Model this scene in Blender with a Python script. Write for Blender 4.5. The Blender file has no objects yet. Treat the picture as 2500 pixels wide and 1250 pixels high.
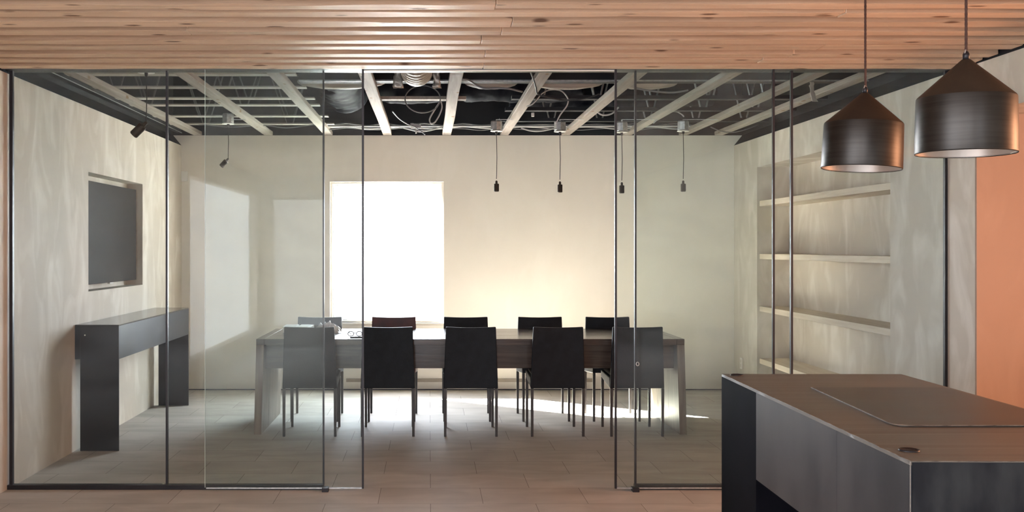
import bpy, bmesh, math, random
from mathutils import Vector, Matrix, noise
C = bpy.context.scene.collection
rnd = random.Random(7)
PI = math.pi
EYE = 1.47
F = 2500.0            # focal length in pixels of the 2500x1250 frame

# ------------------------------------------------------------------ camera, sky, sun, lamps, exposure
sc = bpy.context.scene
cd = bpy.data.cameras.new('camera'); cam = bpy.data.objects.new('camera', cd); C.objects.link(cam)
cam.location = (0, 0, EYE); cam.rotation_euler = (PI/2, 0, 0)
cd.sensor_width = 36; cd.sensor_fit = 'HORIZONTAL'; cd.lens = 36*F/2500
cd.shift_x = 202/2500; cd.shift_y = -19/2500
cd.clip_start = .05; cd.clip_end = 500
sc.camera = cam
sc.view_settings.view_transform = 'Standard'; sc.view_settings.look = 'None'
sc.view_settings.gamma = 1; sc.view_settings.use_curve_mapping = False
sc.view_settings.exposure = 1.92
sc.cycles.max_bounces = 14; sc.cycles.diffuse_bounces = 9; sc.cycles.transparent_max_bounces = 24
sc.cycles.sample_clamp_indirect = 80

world = bpy.data.worlds.new('sky'); sc.world = world; world.use_nodes = True
bg = world.node_tree.nodes['Background']
bg.inputs[0].default_value = (.88, .95, 1.06, 1); bg.inputs[1].default_value = 9.0

def sun_light():
    l = bpy.data.lights.new('sun', 'SUN'); l.energy = 74; l.angle = math.radians(.6); l.color = (1, .94, .84)
    o = bpy.data.objects.new('sun', l); C.objects.link(o)
    o.rotation_euler = Vector((1.17, -.89, -1.0)).to_track_quat('-Z', 'Y').to_euler()
sun_light()
def portal(name, loc, rot, sx, sy):
    l = bpy.data.lights.new(name, 'AREA'); l.shape = 'RECTANGLE'; l.size = sx; l.size_y = sy
    l.cycles.is_portal = True
    o = bpy.data.objects.new(name, l); C.objects.link(o); o.location = loc; o.rotation_euler = rot
portal('sky_portal_window', (-.43, 10.9, 1.43), (-PI/2, 0, 0), 1.3, 1.6)
portal('sky_portal_rear', (-.7, -3.1, 1.3), (PI/2, 0, 0), .4, 2.3)
portal('sky_portal_rear', (2.02, -3.1, 1.3), (PI/2, 0, 0), .3, 2.3)
def fill_lamp(name, loc, rot, sx, sy, L, color=(.90, .96, 1.06)):     # area fill lamp, added to brighten
    l = bpy.data.lights.new(name, 'AREA'); l.shape = 'RECTANGLE'; l.size = sx; l.size_y = sy; l.energy = L*PI*sx*sy; l.color = color
    o = bpy.data.objects.new(name, l); C.objects.link(o); o.location = loc; o.rotation_euler = rot
fill_lamp('fill_left', (-2.70, -.7, 1.25), (0, -PI/2, 0), 2.0, 4.4, 2.3)  # added fill lamp, out of view in a closed recess of the left wall
fill_lamp('warm_alcove_fill', (4.52, 3.7, 1.55), (0, PI/2, 0), 1.1, 1.0, 7.0, (1, .47, .25))  # added warm area lamp, lifts the slats at right; not a lantern
fill_lamp('fill_rear', (-1.75, -3.08, 1.25), (PI/2, 0, 0), 1.2, 1.9, 1.0)  # added fill lamp in a closed recess behind the camera
def lamp(name, loc, power, color, r=.08, spot=None, rot=None):
    l = bpy.data.lights.new(name, 'SPOT' if spot else 'POINT'); l.energy = power; l.color = color; l.shadow_soft_size = r
    if spot: l.spot_size = math.radians(spot); l.spot_blend = .6
    o = bpy.data.objects.new(name, l); C.objects.link(o); o.location = loc
    if rot: o.rotation_euler = rot
lamp('alcove_lamp', (4.15, 4.55, 2.0), 1, (1, .50, .27), .12)

# ------------------------------------------------------------------ materials
def mat(name, col, rough=.6, metal=0, col2=None, scale=(1, 1, 1), nscale=5, detail=6, bump=0, bscale=None, spec=.5, ramp=(.35, .65), coat=0, rvar=0):
    m = bpy.data.materials.new(name); m.use_nodes = True; nt = m.node_tree; N = nt.nodes; L = nt.links
    b = N['Principled BSDF']
    b.inputs['Roughness'].default_value = rough; b.inputs['Metallic'].default_value = metal
    b.inputs['Specular IOR Level'].default_value = spec; b.inputs['Coat Weight'].default_value = coat
    b.inputs['Base Color'].default_value = (*col, 1)
    tc = N.new('ShaderNodeTexCoord'); mp = N.new('ShaderNodeMapping'); mp.inputs['Scale'].default_value = scale
    L.new(tc.outputs['Object'], mp.inputs[0])
    nz = N.new('ShaderNodeTexNoise'); nz.inputs['Scale'].default_value = nscale; nz.inputs['Detail'].default_value = detail
    L.new(mp.outputs[0], nz.inputs['Vector'])
    if col2:
        r = N.new('ShaderNodeValToRGB'); r.color_ramp.elements[0].position = ramp[0]; r.color_ramp.elements[1].position = ramp[1]
        r.color_ramp.elements[0].color = (*col, 1); r.color_ramp.elements[1].color = (*col2, 1)
        L.new(nz.outputs[0], r.inputs[0]); L.new(r.outputs[0], b.inputs['Base Color'])
    if rvar:
        mr = N.new('ShaderNodeMapRange'); mr.inputs[3].default_value = rough-rvar; mr.inputs[4].default_value = rough+rvar
        L.new(nz.outputs[0], mr.inputs[0]); L.new(mr.outputs[0], b.inputs['Roughness'])
    if bump:
        bp = N.new('ShaderNodeBump'); bp.inputs['Strength'].default_value = bump; bp.inputs['Distance'].default_value = .01
        n2 = N.new('ShaderNodeTexNoise'); n2.inputs['Scale'].default_value = bscale or nscale*3; n2.inputs['Detail'].default_value = 5
        L.new(mp.outputs[0], n2.inputs['Vector']); L.new(n2.outputs[0], bp.inputs['Height']); L.new(bp.outputs[0], b.inputs['Normal'])
    return m

def plaster_mat(name, c1, c2, c3, loc=(0, 0, 0)):
    """troweled plaster: big clouds plus vertical trowel streaks"""
    m = bpy.data.materials.new(name); m.use_nodes = True; nt = m.node_tree; N = nt.nodes; L = nt.links
    b = N['Principled BSDF']; b.inputs['Roughness'].default_value = .62; b.inputs['Specular IOR Level'].default_value = .35
    tc = N.new('ShaderNodeTexCoord')
    def nz(sx, sy, sz, sc_, det, dist=0):
        mp = N.new('ShaderNodeMapping'); mp.inputs['Scale'].default_value = (sx, sy, sz); mp.inputs['Location'].default_value = loc
        L.new(tc.outputs['Object'], mp.inputs[0])
        n = N.new('ShaderNodeTexNoise'); n.inputs['Scale'].default_value = sc_; n.inputs['Detail'].default_value = det
        n.inputs['Distortion'].default_value = dist; L.new(mp.outputs[0], n.inputs['Vector']); return n
    n1 = nz(1, 1, .8, .9, 4, .6); n2 = nz(1.7, 1.7, .8, 2.4, 7, .8)
    r1 = N.new('ShaderNodeValToRGB'); r1.color_ramp.elements[0].position = .3; r1.color_ramp.elements[1].position = .7
    r1.color_ramp.elements[0].color = (*c1, 1); r1.color_ramp.elements[1].color = (*c2, 1); L.new(n1.outputs[0], r1.inputs[0])
    mix = N.new('ShaderNodeMix'); mix.data_type = 'RGBA'
    mr = N.new('ShaderNodeMapRange'); mr.inputs[1].default_value = .47; mr.inputs[2].default_value = .68; mr.inputs[4].default_value = .75
    L.new(n2.outputs[0], mr.inputs[0]); L.new(mr.outputs[0], mix.inputs[0]); L.new(r1.outputs[0], mix.inputs[6]); mix.inputs[7].default_value = (*c3, 1)
    L.new(mix.outputs[2], b.inputs['Base Color'])
    bp = N.new('ShaderNodeBump'); bp.inputs['Strength'].default_value = .15; bp.inputs['Distance'].default_value = .01
    L.new(n2.outputs[0], bp.inputs['Height']); L.new(bp.outputs[0], b.inputs['Normal'])
    return m

def wood_mat(name, c1, c2, cknot, grain=(1, 28, 28), rough=.55, knot=.09, axis='X', bump=.25, spec=.4):
    m = bpy.data.materials.new(name); m.use_nodes = True; nt = m.node_tree; N = nt.nodes; L = nt.links
    b = N['Principled BSDF']; b.inputs['Roughness'].default_value = rough; b.inputs['Specular IOR Level'].default_value = spec
    tc = N.new('ShaderNodeTexCoord')
    oi = N.new('ShaderNodeObjectInfo')
    vm = N.new('ShaderNodeVectorMath'); vm.operation = 'SCALE'; vm.inputs[0].default_value = (13.1, 7.7, 3.3)
    L.new(oi.outputs['Random'], vm.inputs['Scale'])
    ad = N.new('ShaderNodeVectorMath'); L.new(tc.outputs['Object'], ad.inputs[0]); L.new(vm.outputs[0], ad.inputs[1])
    mp = N.new('ShaderNodeMapping'); mp.inputs['Scale'].default_value = grain; L.new(ad.outputs[0], mp.inputs[0])
    n = N.new('ShaderNodeTexNoise'); n.inputs['Scale'].default_value = 1.6; n.inputs['Detail'].default_value = 7; n.inputs['Distortion'].default_value = .7
    L.new(mp.outputs[0], n.inputs['Vector'])
    r = N.new('ShaderNodeValToRGB'); r.color_ramp.elements[0].position = .32; r.color_ramp.elements[1].position = .66
    r.color_ramp.elements[0].color = (*c1, 1); r.color_ramp.elements[1].color = (*c2, 1); L.new(n.outputs[0], r.inputs[0])
    # knots
    mp2 = N.new('ShaderNodeMapping'); g = [1.5, 1.5, 1.5]; k = 'XYZ'.index(axis)
    g = [9, 9, 9]; g[k] = 3.2; mp2.inputs['Scale'].default_value = g; L.new(ad.outputs[0], mp2.inputs[0])
    v = N.new('ShaderNodeTexVoronoi'); v.inputs['Scale'].default_value = 1.0; L.new(mp2.outputs[0], v.inputs['Vector'])
    mr = N.new('ShaderNodeMapRange'); mr.inputs[1].default_value = knot; mr.inputs[2].default_value = knot+.07; mr.inputs[3].default_value = 1; mr.inputs[4].default_value = 0
    L.new(v.outputs['Distance'], mr.inputs[0])
    mix = N.new('ShaderNodeMix'); mix.data_type = 'RGBA'; L.new(mr.outputs[0], mix.inputs[0]); L.new(r.outputs[0], mix.inputs[6]); mix.inputs[7].default_value = (*cknot, 1)
    # each board its own tone
    hs = N.new('ShaderNodeHueSaturation'); mv = N.new('ShaderNodeMapRange'); mv.inputs[3].default_value = .88; mv.inputs[4].default_value = 1.1
    L.new(oi.outputs['Random'], mv.inputs[0]); L.new(mv.outputs[0], hs.inputs['Value']); L.new(mix.outputs[2], hs.inputs['Color'])
    L.new(hs.outputs[0], b.inputs['Base Color'])
    bp = N.new('ShaderNodeBump'); bp.inputs['Strength'].default_value = bump; bp.inputs['Distance'].default_value = .004
    L.new(n.outputs[0], bp.inputs['Height']); L.new(bp.outputs[0], b.inputs['Normal'])
    return m

def floor_mat():
    m = bpy.data.materials.new('stone_tiles'); m.use_nodes = True; nt = m.node_tree; N = nt.nodes; L = nt.links
    b = N['Principled BSDF']; b.inputs['Specular IOR Level'].default_value = .3
    tc = N.new('ShaderNodeTexCoord'); mp = N.new('ShaderNodeMapping')
    mp.inputs['Location'].default_value = (-.31, -6.28+.39*40, 0); L.new(tc.outputs['Object'], mp.inputs[0])
    br = N.new('ShaderNodeTexBrick'); br.inputs['Scale'].default_value = 1; br.inputs['Brick Width'].default_value = .605; br.inputs['Row Height'].default_value = .39
    br.inputs['Mortar Size'].default_value = .0022; br.inputs['Mortar Smooth'].default_value = .6; br.inputs['Bias'].default_value = 0; br.offset = .5
    br.inputs['Color1'].default_value = (.50, .475, .44, 1); br.inputs['Color2'].default_value = (.56, .535, .50, 1); br.inputs['Mortar'].default_value = (.20, .18, .155, 1)
    L.new(mp.outputs[0], br.inputs['Vector'])
    n = N.new('ShaderNodeTexNoise'); n.inputs['Scale'].default_value = 2.2; n.inputs['Detail'].default_value = 9; n.inputs['Distortion'].default_value = .6
    mp3 = N.new('ShaderNodeMapping'); mp3.inputs['Scale'].default_value = (1, 2.4, 1); L.new(tc.outputs['Object'], mp3.inputs[0]); L.new(mp3.outputs[0], n.inputs['Vector'])
    r = N.new('ShaderNodeValToRGB'); r.color_ramp.elements[0].position = .3; r.color_ramp.elements[1].position = .72
    r.color_ramp.elements[0].color = (.80, .79, .77, 1); r.color_ramp.elements[1].color = (1.08, 1.07, 1.06, 1); L.new(n.outputs[0], r.inputs[0])
    mx = N.new('ShaderNodeMix'); mx.data_type = 'RGBA'; mx.blend_type = 'MULTIPLY'; mx.inputs[0].default_value = 1
    L.new(br.outputs['Color'], mx.inputs[6]); L.new(r.outputs[0], mx.inputs[7]); L.new(mx.outputs[2], b.inputs['Base Color'])
    mr = N.new('ShaderNodeMapRange'); mr.inputs[3].default_value = .55; mr.inputs[4].default_value = .78; L.new(n.outputs[0], mr.inputs[0]); L.new(mr.outputs[0], b.inputs['Roughness'])
    inv = N.new('ShaderNodeMath'); inv.operation = 'MULTIPLY_ADD'; inv.inputs[1].default_value = -1; L.new(br.outputs['Fac'], inv.inputs[0]); L.new(n.outputs[0], inv.inputs[2])
    bp = N.new('ShaderNodeBump'); bp.inputs['Strength'].default_value = .2; bp.inputs['Distance'].default_value = .004
    L.new(inv.outputs[0], bp.inputs['Height']); L.new(bp.outputs[0], b.inputs['Normal'])
    return m

def glass_mat(name, tint, f0=.03, haze=.03, hazecol=(.75, .8, .85)):
    m = bpy.data.materials.new(name); m.use_nodes = True; nt = m.node_tree; N = nt.nodes; L = nt.links
    N.remove(N['Principled BSDF']); out = N['Material Output']
    tr = N.new('ShaderNodeBsdfTransparent'); tr.inputs[0].default_value = (*tint, 1)
    gl = N.new('ShaderNodeBsdfGlossy'); gl.inputs['Roughness'].default_value = 0.0
    lw = N.new('ShaderNodeLayerWeight'); lw.inputs[0].default_value = .5
    pw = N.new('ShaderNodeMath'); pw.operation = 'POWER'; pw.inputs[1].default_value = 5; L.new(lw.outputs['Facing'], pw.inputs[0])
    ma = N.new('ShaderNodeMath'); ma.operation = 'MULTIPLY_ADD'; ma.inputs[1].default_value = 1-f0; ma.inputs[2].default_value = f0; L.new(pw.outputs[0], ma.inputs[0])
    mx = N.new('ShaderNodeMixShader'); L.new(ma.outputs[0], mx.inputs[0]); L.new(tr.outputs[0], mx.inputs[1]); L.new(gl.outputs[0], mx.inputs[2])
    if haze:
        # smeared milky coat: faint dust plus painted-in reflections on the glass
        tl = N.new('ShaderNodeBsdfTranslucent'); tl.inputs[0].default_value = (*hazecol, 1)
        df = N.new('ShaderNodeBsdfDiffuse'); df.inputs[0].default_value = (*hazecol, 1)
        md = N.new('ShaderNodeMixShader'); md.inputs[0].default_value = .35; L.new(tl.outputs[0], md.inputs[1]); L.new(df.outputs[0], md.inputs[2])
        tc = N.new('ShaderNodeTexCoord'); mp = N.new('ShaderNodeMapping'); mp.inputs['Rotation'].default_value = (0, .55, 0); mp.inputs['Scale'].default_value = (.7, 1, 2.2)
        L.new(tc.outputs['Object'], mp.inputs[0])
        nz = N.new('ShaderNodeTexNoise'); nz.inputs['Scale'].default_value = 1.7; nz.inputs['Detail'].default_value = 5; nz.inputs['Distortion'].default_value = 1
        L.new(mp.outputs[0], nz.inputs['Vector'])
        mr = N.new('ShaderNodeMapRange'); mr.inputs[1].default_value = .35; mr.inputs[2].default_value = .75; mr.inputs[3].default_value = haze*.45; mr.inputs[4].default_value = haze*1.7
        L.new(nz.outputs[0], mr.inputs[0])
        m2 = N.new('ShaderNodeMixShader'); L.new(mr.outputs[0], m2.inputs[0]); L.new(mx.outputs[0], m2.inputs[1]); L.new(md.outputs[0], m2.inputs[2])
        L.new(m2.outputs[0], out.inputs[0])
    else: L.new(mx.outputs[0], out.inputs[0])
    return m

M = {}
M['plaster'] = plaster_mat('troweled_plaster', (.53, .485, .415), (.63, .58, .505), (.78, .74, .675))
M['plaster_back'] = plaster_mat('smooth_plaster', (.75, .705, .635), (.79, .745, .67), (.80, .76, .69), (5, 3, 1))
M['alcove_warm'] = plaster_mat('warm_lit_plaster', (.37, .25, .185), (.40, .27, .20), (.42, .29, .215), (2, 2, 2))  # plaster with the warm glow of the alcove toned into its colour
M['floor'] = floor_mat()
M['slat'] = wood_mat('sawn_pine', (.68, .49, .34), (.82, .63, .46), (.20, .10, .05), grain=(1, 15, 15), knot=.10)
M['slat_side_shaded'] = wood_mat('shaded_sawn_pine', (.40, .27, .18), (.54, .385, .265), (.13, .07, .04), grain=(1, 20, 20), knot=.09)  # slat pine painted darker: shade of the gaps put into the side faces
M['slat_back'] = wood_mat('pine_backing', (.20, .12, .07), (.28, .17, .10), (.1, .05, .03))
M['joist'] = wood_mat('spruce_joist', (.30, .27, .24), (.40, .36, .325), (.25, .17, .11), grain=(24, 1, 24), knot=.08, axis='Y', rough=.7, spec=.15)
M['chord'] = wood_mat('grey_spruce', (.30, .28, .25), (.42, .39, .35), (.14, .11, .09), knot=.05)
M['web'] = mat('galvanised_web', (.12, .12, .12), .5, .3)
M['void'] = mat('black_painted_deck', (.003, .004, .007), .7, col2=(.009, .010, .014), nscale=3)
M['blackfoil'] = mat('black_plastic_wrap', (.008, .009, .014), .6, col2=(.022, .024, .030), nscale=6, bump=.5, bscale=9, spec=.03, scale=(1.5, 1, 1))
M['foil'] = mat('silver_duct_foil', (.42, .39, .35), .4, .6, col2=(.55, .51, .46), nscale=9, bump=.5, bscale=20)
M['galv'] = mat('galvanised_steel', (.42, .43, .43), .38, .85, col2=(.6, .6, .6), nscale=40)
M['cablew'] = mat('white_cable', (.42, .42, .43), .4, col2=(.5, .5, .5))
M['cableg'] = mat('grey_cable', (.13, .13, .14), .4, col2=(.17, .17, .18))
M['cableb'] = mat('black_cable', (.02, .02, .02), .5, col2=(.03, .03, .03))
M['black'] = mat('black_anodised', (.012, .010, .014), .4, .2, col2=(.018, .016, .02), nscale=8)
M['glass'] = glass_mat('partition_glass', (.945, .968, .958), .012, .024)
M['glass_door'] = glass_mat('door_glass', (.945, .97, .962), .013, .028)
M['pane'] = glass_mat('window_glass', (.97, .98, .98), .04, 0)
M['glassedge'] = mat('polished_glass_edge', (.7, .8, .78), .1, col2=(.75, .85, .82), spec=.8)
M['steelplate'] = mat('blackened_steel', (.007, .009, .014), .34, .3, col2=(.016, .019, .027), nscale=2.2, detail=8, rvar=.1)
M['island'] = mat('dark_patinated_steel', (.030, .031, .036), .42, .25, col2=(.070, .067, .070), nscale=2.6, detail=9, scale=(1.4, 1.4, .7), rvar=.1, bump=.05)
M['islandtop'] = mat('worn_dark_top', (.115, .100, .085), .40, .1, col2=(.155, .137, .117), nscale=3, detail=8, rvar=.08)
M['front'] = mat('shaded_island_steel', (.004, .005, .009), .5, .1, col2=(.030, .033, .036), nscale=3, detail=9, scale=(3, 1, 1), ramp=(.5, .75), spec=.3)  # island steel painted darker, the shade of its near end put into colour
M['polished'] = mat('smooth_oiled_steel', (.03, .032, .036), .16, .3, col2=(.04, .042, .046), nscale=2, spec=.9)
M['islandleg'] = mat('black_raw_steel', (.003, .0035, .005), .6, 0, col2=(.006, .006, .009), nscale=3, spec=.02)
M['cooktop'] = mat('matt_dark_slate', (.052, .043, .036), .38, 0, col2=(.075, .062, .052), nscale=2, detail=7, rvar=.06, scale=(1, 4, 1))
M['edge'] = mat('worn_bright_edge', (.42, .37, .32), .35, .6, col2=(.16, .13, .11), nscale=26, scale=(1, 1, 1))
M['leather'] = mat('black_leather', (.002, .003, .006), .52, col2=(.005, .007, .011), nscale=14, bump=.12, bscale=120, spec=.25)
M['redleather'] = mat('oxblood_leather', (.10, .018, .018), .45, col2=(.05, .012, .018), nscale=7, bump=.12, bscale=120)
M['stitch'] = mat('leather_piping', (.05, .05, .06), .35, col2=(.08, .08, .09))
M['chairleg'] = mat('leather_wrapped_leg', (.03, .026, .026), .4, col2=(.05, .042, .04), nscale=9)
M['table'] = wood_mat('smoked_oak', (.040, .025, .020), (.085, .058, .045), (.07, .045, .035), grain=(1.2, 20, 20), rough=.22, knot=.03, bump=.08, spec=.55)
M['tableend'] = wood_mat('smoked_oak_upright', (.15, .115, .095), (.26, .21, .17), (.08, .05, .04), grain=(14, 14, 1), rough=.4, knot=.03, axis='Z')
M['shelf'] = wood_mat('pale_limed_wood', (.62, .54, .42), (.74, .67, .55), (.5, .4, .3), grain=(16, 1, 16), knot=.03, axis='Y', bump=.1)
M['tv'] = mat('matt_screen', (.028, .023, .019), .5, col2=(.032, .027, .023), nscale=2, spec=.05)
M['tvframe'] = mat('screen_bezel', (.02, .02, .022), .4, col2=(.03, .03, .03))
M['white'] = mat('white_plastic', (.78, .77, .73), .4, col2=(.82, .81, .77))
M['winframe'] = mat('painted_window_frame', (.62, .58, .52), .5, col2=(.68, .64, .58))
M['shade'] = mat('spun_dark_metal', (.045, .041, .038), .40, .9, col2=(.060, .055, .051), nscale=7, scale=(.6, .6, 12), rvar=.05)
M['shadetop'] = mat('oiled_bronze_cone', (.040, .028, .020), .62, .55, col2=(.055, .038, .026), nscale=10, bump=.1, bscale=90)
M['shadein'] = mat('raw_metal_inside', (.45, .40, .36), .4, .7, col2=(.55, .48, .42), nscale=6)
M['brownflex'] = mat('brown_fabric_cord', (.045, .018, .014), .8, col2=(.07, .03, .02), nscale=60)
M['ledge'] = mat('grey_brown_board', (.30, .25, .20), .5, col2=(.36, .31, .25))
M['film'] = mat('clear_crumpled_film', (.75, .78, .82), .15, .1, col2=(.85, .88, .9), nscale=20, bump=.8, bscale=30)
M['paper'] = mat('pale_paper', (.62, .64, .62), .45, col2=(.68, .7, .68))
M['outwall'] = mat('dark_garden_wall', (.075, .085, .08), .9, col2=(.085, .095, .09))
M['gravel'] = mat('pale_gravel', (.7, .7, .68), .95, col2=(.8, .8, .78), nscale=30)
M['copper'] = mat('copper_cap', (.10, .07, .05), .3, .8, col2=(.14, .1, .07))

# ------------------------------------------------------------------ helpers
def link(name, bm, m, parent=None, smooth=False, bevel=0, seg=2):
    me = bpy.data.meshes.new(name); bmesh.ops.recalc_face_normals(bm, faces=bm.faces); bm.to_mesh(me); bm.free()
    ms = m if isinstance(m, (list, tuple)) else [m]
    for x in ms: me.materials.append(M[x] if isinstance(x, str) else x)
    if smooth:
        for p in me.polygons: p.use_smooth = True
    o = bpy.data.objects.new(name, me); C.objects.link(o)
    if parent: o.parent = parent
    if bevel:
        b = o.modifiers.new('bevel', 'BEVEL'); b.width = bevel; b.segments = seg; b.limit_method = 'ANGLE'; b.angle_limit = math.radians(35)
    return o
def box(bm, x0, x1, y0, y1, z0, z1, mi=0):
    vs = [bm.verts.new(p) for p in ((x0, y0, z0), (x1, y0, z0), (x1, y1, z0), (x0, y1, z0), (x0, y0, z1), (x1, y0, z1), (x1, y1, z1), (x0, y1, z1))]
    for f in ((0, 3, 2, 1), (4, 5, 6, 7), (0, 1, 5, 4), (1, 2, 6, 5), (2, 3, 7, 6), (3, 0, 4, 7)):
        fc = bm.faces.new([vs[i] for i in f]); fc.material_index = mi
    return vs
def hexa(bm, p, mi=0):   # 8 points, bottom ring then top ring
    vs = [bm.verts.new(q) for q in p]
    for f in ((0, 3, 2, 1), (4, 5, 6, 7), (0, 1, 5, 4), (1, 2, 6, 5), (2, 3, 7, 6), (3, 0, 4, 7)):
        bm.faces.new([vs[i] for i in f]).material_index = mi
def lathe(bm, prof, n=48, c=(0, 0, 0), mi=0):
    rings = []
    for r, z in prof:
        if r < 1e-5: rings.append([bm.verts.new((c[0], c[1], c[2]+z))])
        else: rings.append([bm.verts.new((c[0]+r*math.cos(2*PI*k/n), c[1]+r*math.sin(2*PI*k/n), c[2]+z)) for k in range(n)])
    for a, b in zip(rings, rings[1:]):
        for k in range(n):
            j = (k+1) % n
            if len(a) == 1 and len(b) == 1: continue
            if len(a) == 1: f = (a[0], b[j], b[k])
            elif len(b) == 1: f = (a[k], a[j], b[0])
            else: f = (a[k], a[j], b[j], b[k])
            bm.faces.new(f).material_index = mi
def tube(bm, pts, r, n=8, caps=True, rf=None, mi=0):
    pts = [Vector(p) for p in pts]; rings = []; up = Vector((0, 0, 1)); prev = None
    for i, p in enumerate(pts):
        d = (pts[min(i+1, len(pts)-1)]-pts[max(i-1, 0)]).normalized()
        if prev is None: a = d.cross(up if abs(d.z) < .9 else Vector((1, 0, 0))).normalized()
        else: a = (prev - d*prev.dot(d)).normalized()
        prev = a; b = d.cross(a); rr = rf(i) if rf else r
        rings.append([bm.verts.new(p+a*rr*math.cos(2*PI*k/n)+b*rr*math.sin(2*PI*k/n)) for k in range(n)])
    for a, b in zip(rings, rings[1:]):
        for k in range(n): bm.faces.new((a[k], a[(k+1) % n], b[(k+1) % n], b[k])).material_index = mi
    if caps: bm.faces.new(rings[0][::-1]).material_index = mi; bm.faces.new(rings[-1]).material_index = mi
def spline(P, n=10):
    P = [Vector(p) for p in P]; out = []
    for i in range(len(P)-1):
        p0 = P[max(i-1, 0)]; p1 = P[i]; p2 = P[i+1]; p3 = P[min(i+2, len(P)-1)]
        for k in range(n):
            t = k/n
            out.append(.5*((2*p1)+(p2-p0)*t+(2*p0-5*p1+4*p2-p3)*t*t+(3*p1-p0-3*p2+p3)*t**3))
    out.append(P[-1]); return out
def tag(o, label, cat, group=None):
    o['label'] = label; o['category'] = cat
    if group: o['group'] = group
    return o
def thing(name, label, cat, loc=(0, 0, 0), rz=0, group=None):
    o = bpy.data.objects.new(name, None); C.objects.link(o); o.location = loc; o.rotation_euler = (0, 0, rz); o.empty_display_size = .1
    return tag(o, label, cat, group)
def struct(o, label=None):
    o['kind'] = 'structure'
    if label: o['label'] = label
    return o
def dup(root, loc=None, rz=None, label=None):
    r = root.copy(); C.objects.link(r)
    if loc is not None: r.location = loc
    if rz is not None: r.rotation_euler = (0, 0, rz)
    if label: r['label'] = label
    for ch in list(root.children):
        c = ch.copy(); C.objects.link(c); c.parent = r
        for g in list(ch.children):
            d = g.copy(); C.objects.link(d); d.parent = c
    return r
def B(name, m, boxes, parent=None, bevel=0, **k):
    bm = bmesh.new()
    for b in boxes: box(bm, *b)
    return link(name, bm, m, parent, bevel=bevel, **k)

# ------------------------------------------------------------------ the room
XL, XR = -2.57, 3.16
YG, YB = 6.25, 10.62
ZS, ZB = 2.535, 2.64
struct(B('floor', 'floor', [(-2.9, 4.7, -3.2, 10.9, -.15, 0)]), 'pale grey-beige stone tile floor')
# left wall with the recess for the screen (y 7.72-9.18, z 1.14-2.045)
struct(B('wall_left', 'plaster', [(XL-.25, XL, 1.5, 7.72, 0, ZS), (XL-.25, XL, -3.2, -2.9, 0, ZS), (XL-.25, XL, -2.9, 1.5, 0, .25), (XL-.25, XL, -2.9, 1.5, 2.25, ZS), (XL-.25, XL-.20, -2.9, 1.5, .25, 2.25), (XL-.25, XL, 9.18, YB+.02, 0, ZS), (XL-.25, XL, 7.72, 9.18, 0, 1.143), (XL-.25, XL, 7.72, 9.18, 2.045, ZS), (XL-.25, XL-.14, 7.72, 9.18, 1.143, 2.045)]),
       'troweled beige plaster wall on the left with a screen recess')
# right wall with shelf niche (y 7.02-9.87, z 0-2.245) and the side opening nearer the camera
NB = XR+.305
struct(B('wall_right', 'plaster', [(XR, XR+.45, 5.93, 7.02, 0, ZS), (XR, XR+.45, 9.87, YB+.02, 0, ZS), (XR, XR+.45, 7.02, 9.87, 2.25, ZS), (NB, XR+.45, 7.02, 9.87, 0, 2.25),
       (XR, XR+.3, -3.2, 2.6, 0, ZS), (XR, XR+.45, 2.6, 5.93, 2.245, ZS)]), 'troweled beige plaster wall on the right with a shelf niche')
# side alcove, lit by an added warm fill lamp
struct(B('wall_alcove', 'alcove_warm', [(XR+.0005, XR+.45, 5.912, 5.93, 0, 2.245), (XR+.45, 4.75, 5.93, 6.1, 0, 2.4), (4.6, 4.75, 2.5, 5.93, 0, 2.4), (XR+.3, 4.75, 2.4, 2.6, 0, 2.4)]), 'plaster walls of the warm lit side alcove')
struct(B('ceiling_alcove', 'plaster', [(XR+.45, 4.75, 2.4, 6.1, 2.3, 2.4)]), 'low plaster ceiling of the side alcove')
# back wall round the window
WX0, WX1, WZ0, WZ1 = -1.03, .15, .695, 2.16
struct(B('wall_back', 'plaster_back', [(-2.82, WX0, YB, YB+.2, 0, ZB), (WX1, 3.61, YB, YB+.2, 0, ZB), (WX0, WX1, YB, YB+.2, 0, WZ0), (WX0, WX1, YB, YB+.2, WZ1, ZB)]), 'smooth plaster back wall with one tall window')
w = struct(B('window_1', 'winframe', [(WX0+.0, WX0+.022, YB+.03, YB+.16, WZ0, WZ1), (WX1-.022, WX1, YB+.03, YB+.16, WZ0, WZ1), (WX0+.022, WX1-.022, YB+.03, YB+.16, WZ1-.022, WZ1), (WX0+.022, WX1-.022, YB+.03, YB+.16, WZ0, WZ0+.022)]), 'tall window with overexposed outdoor light')
for o in (B('window_frame', 'galv', [(WX0+.022, WX0+.036, YB+.08, YB+.12, WZ0+.022, WZ1-.022), (WX1-.036, WX1-.022, YB+.08, YB+.12, WZ0+.022, WZ1-.022), (WX0+.036, WX1-.036, YB+.08, YB+.12, WZ1-.036, WZ1-.022), (WX0+.036, WX1-.036, YB+.08, YB+.12, WZ0+.022, WZ0+.036)], w),
          B('window_pane', 'pane', [(WX0+.036, WX1-.036, YB+.095, YB+.101, WZ0+.036, WZ1-.036)], w),
          B('window_sill', 'winframe', [(WX0-.012, WX1+.012, YB-.012, YB+.03, WZ0-.03, WZ0)], w)): pass
struct(B('baseboard_back', 'ledge', [(-.86, 1.72, YB-.02, YB, .085, .118)]), 'low grey-brown board along the back wall under the window')
struct(B('trim_shadow_gap', 'black', [(XL, XR, YB-.006, YB, 0, .010)]))  # black strip painting the shadow gap at the foot of the back wall
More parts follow.
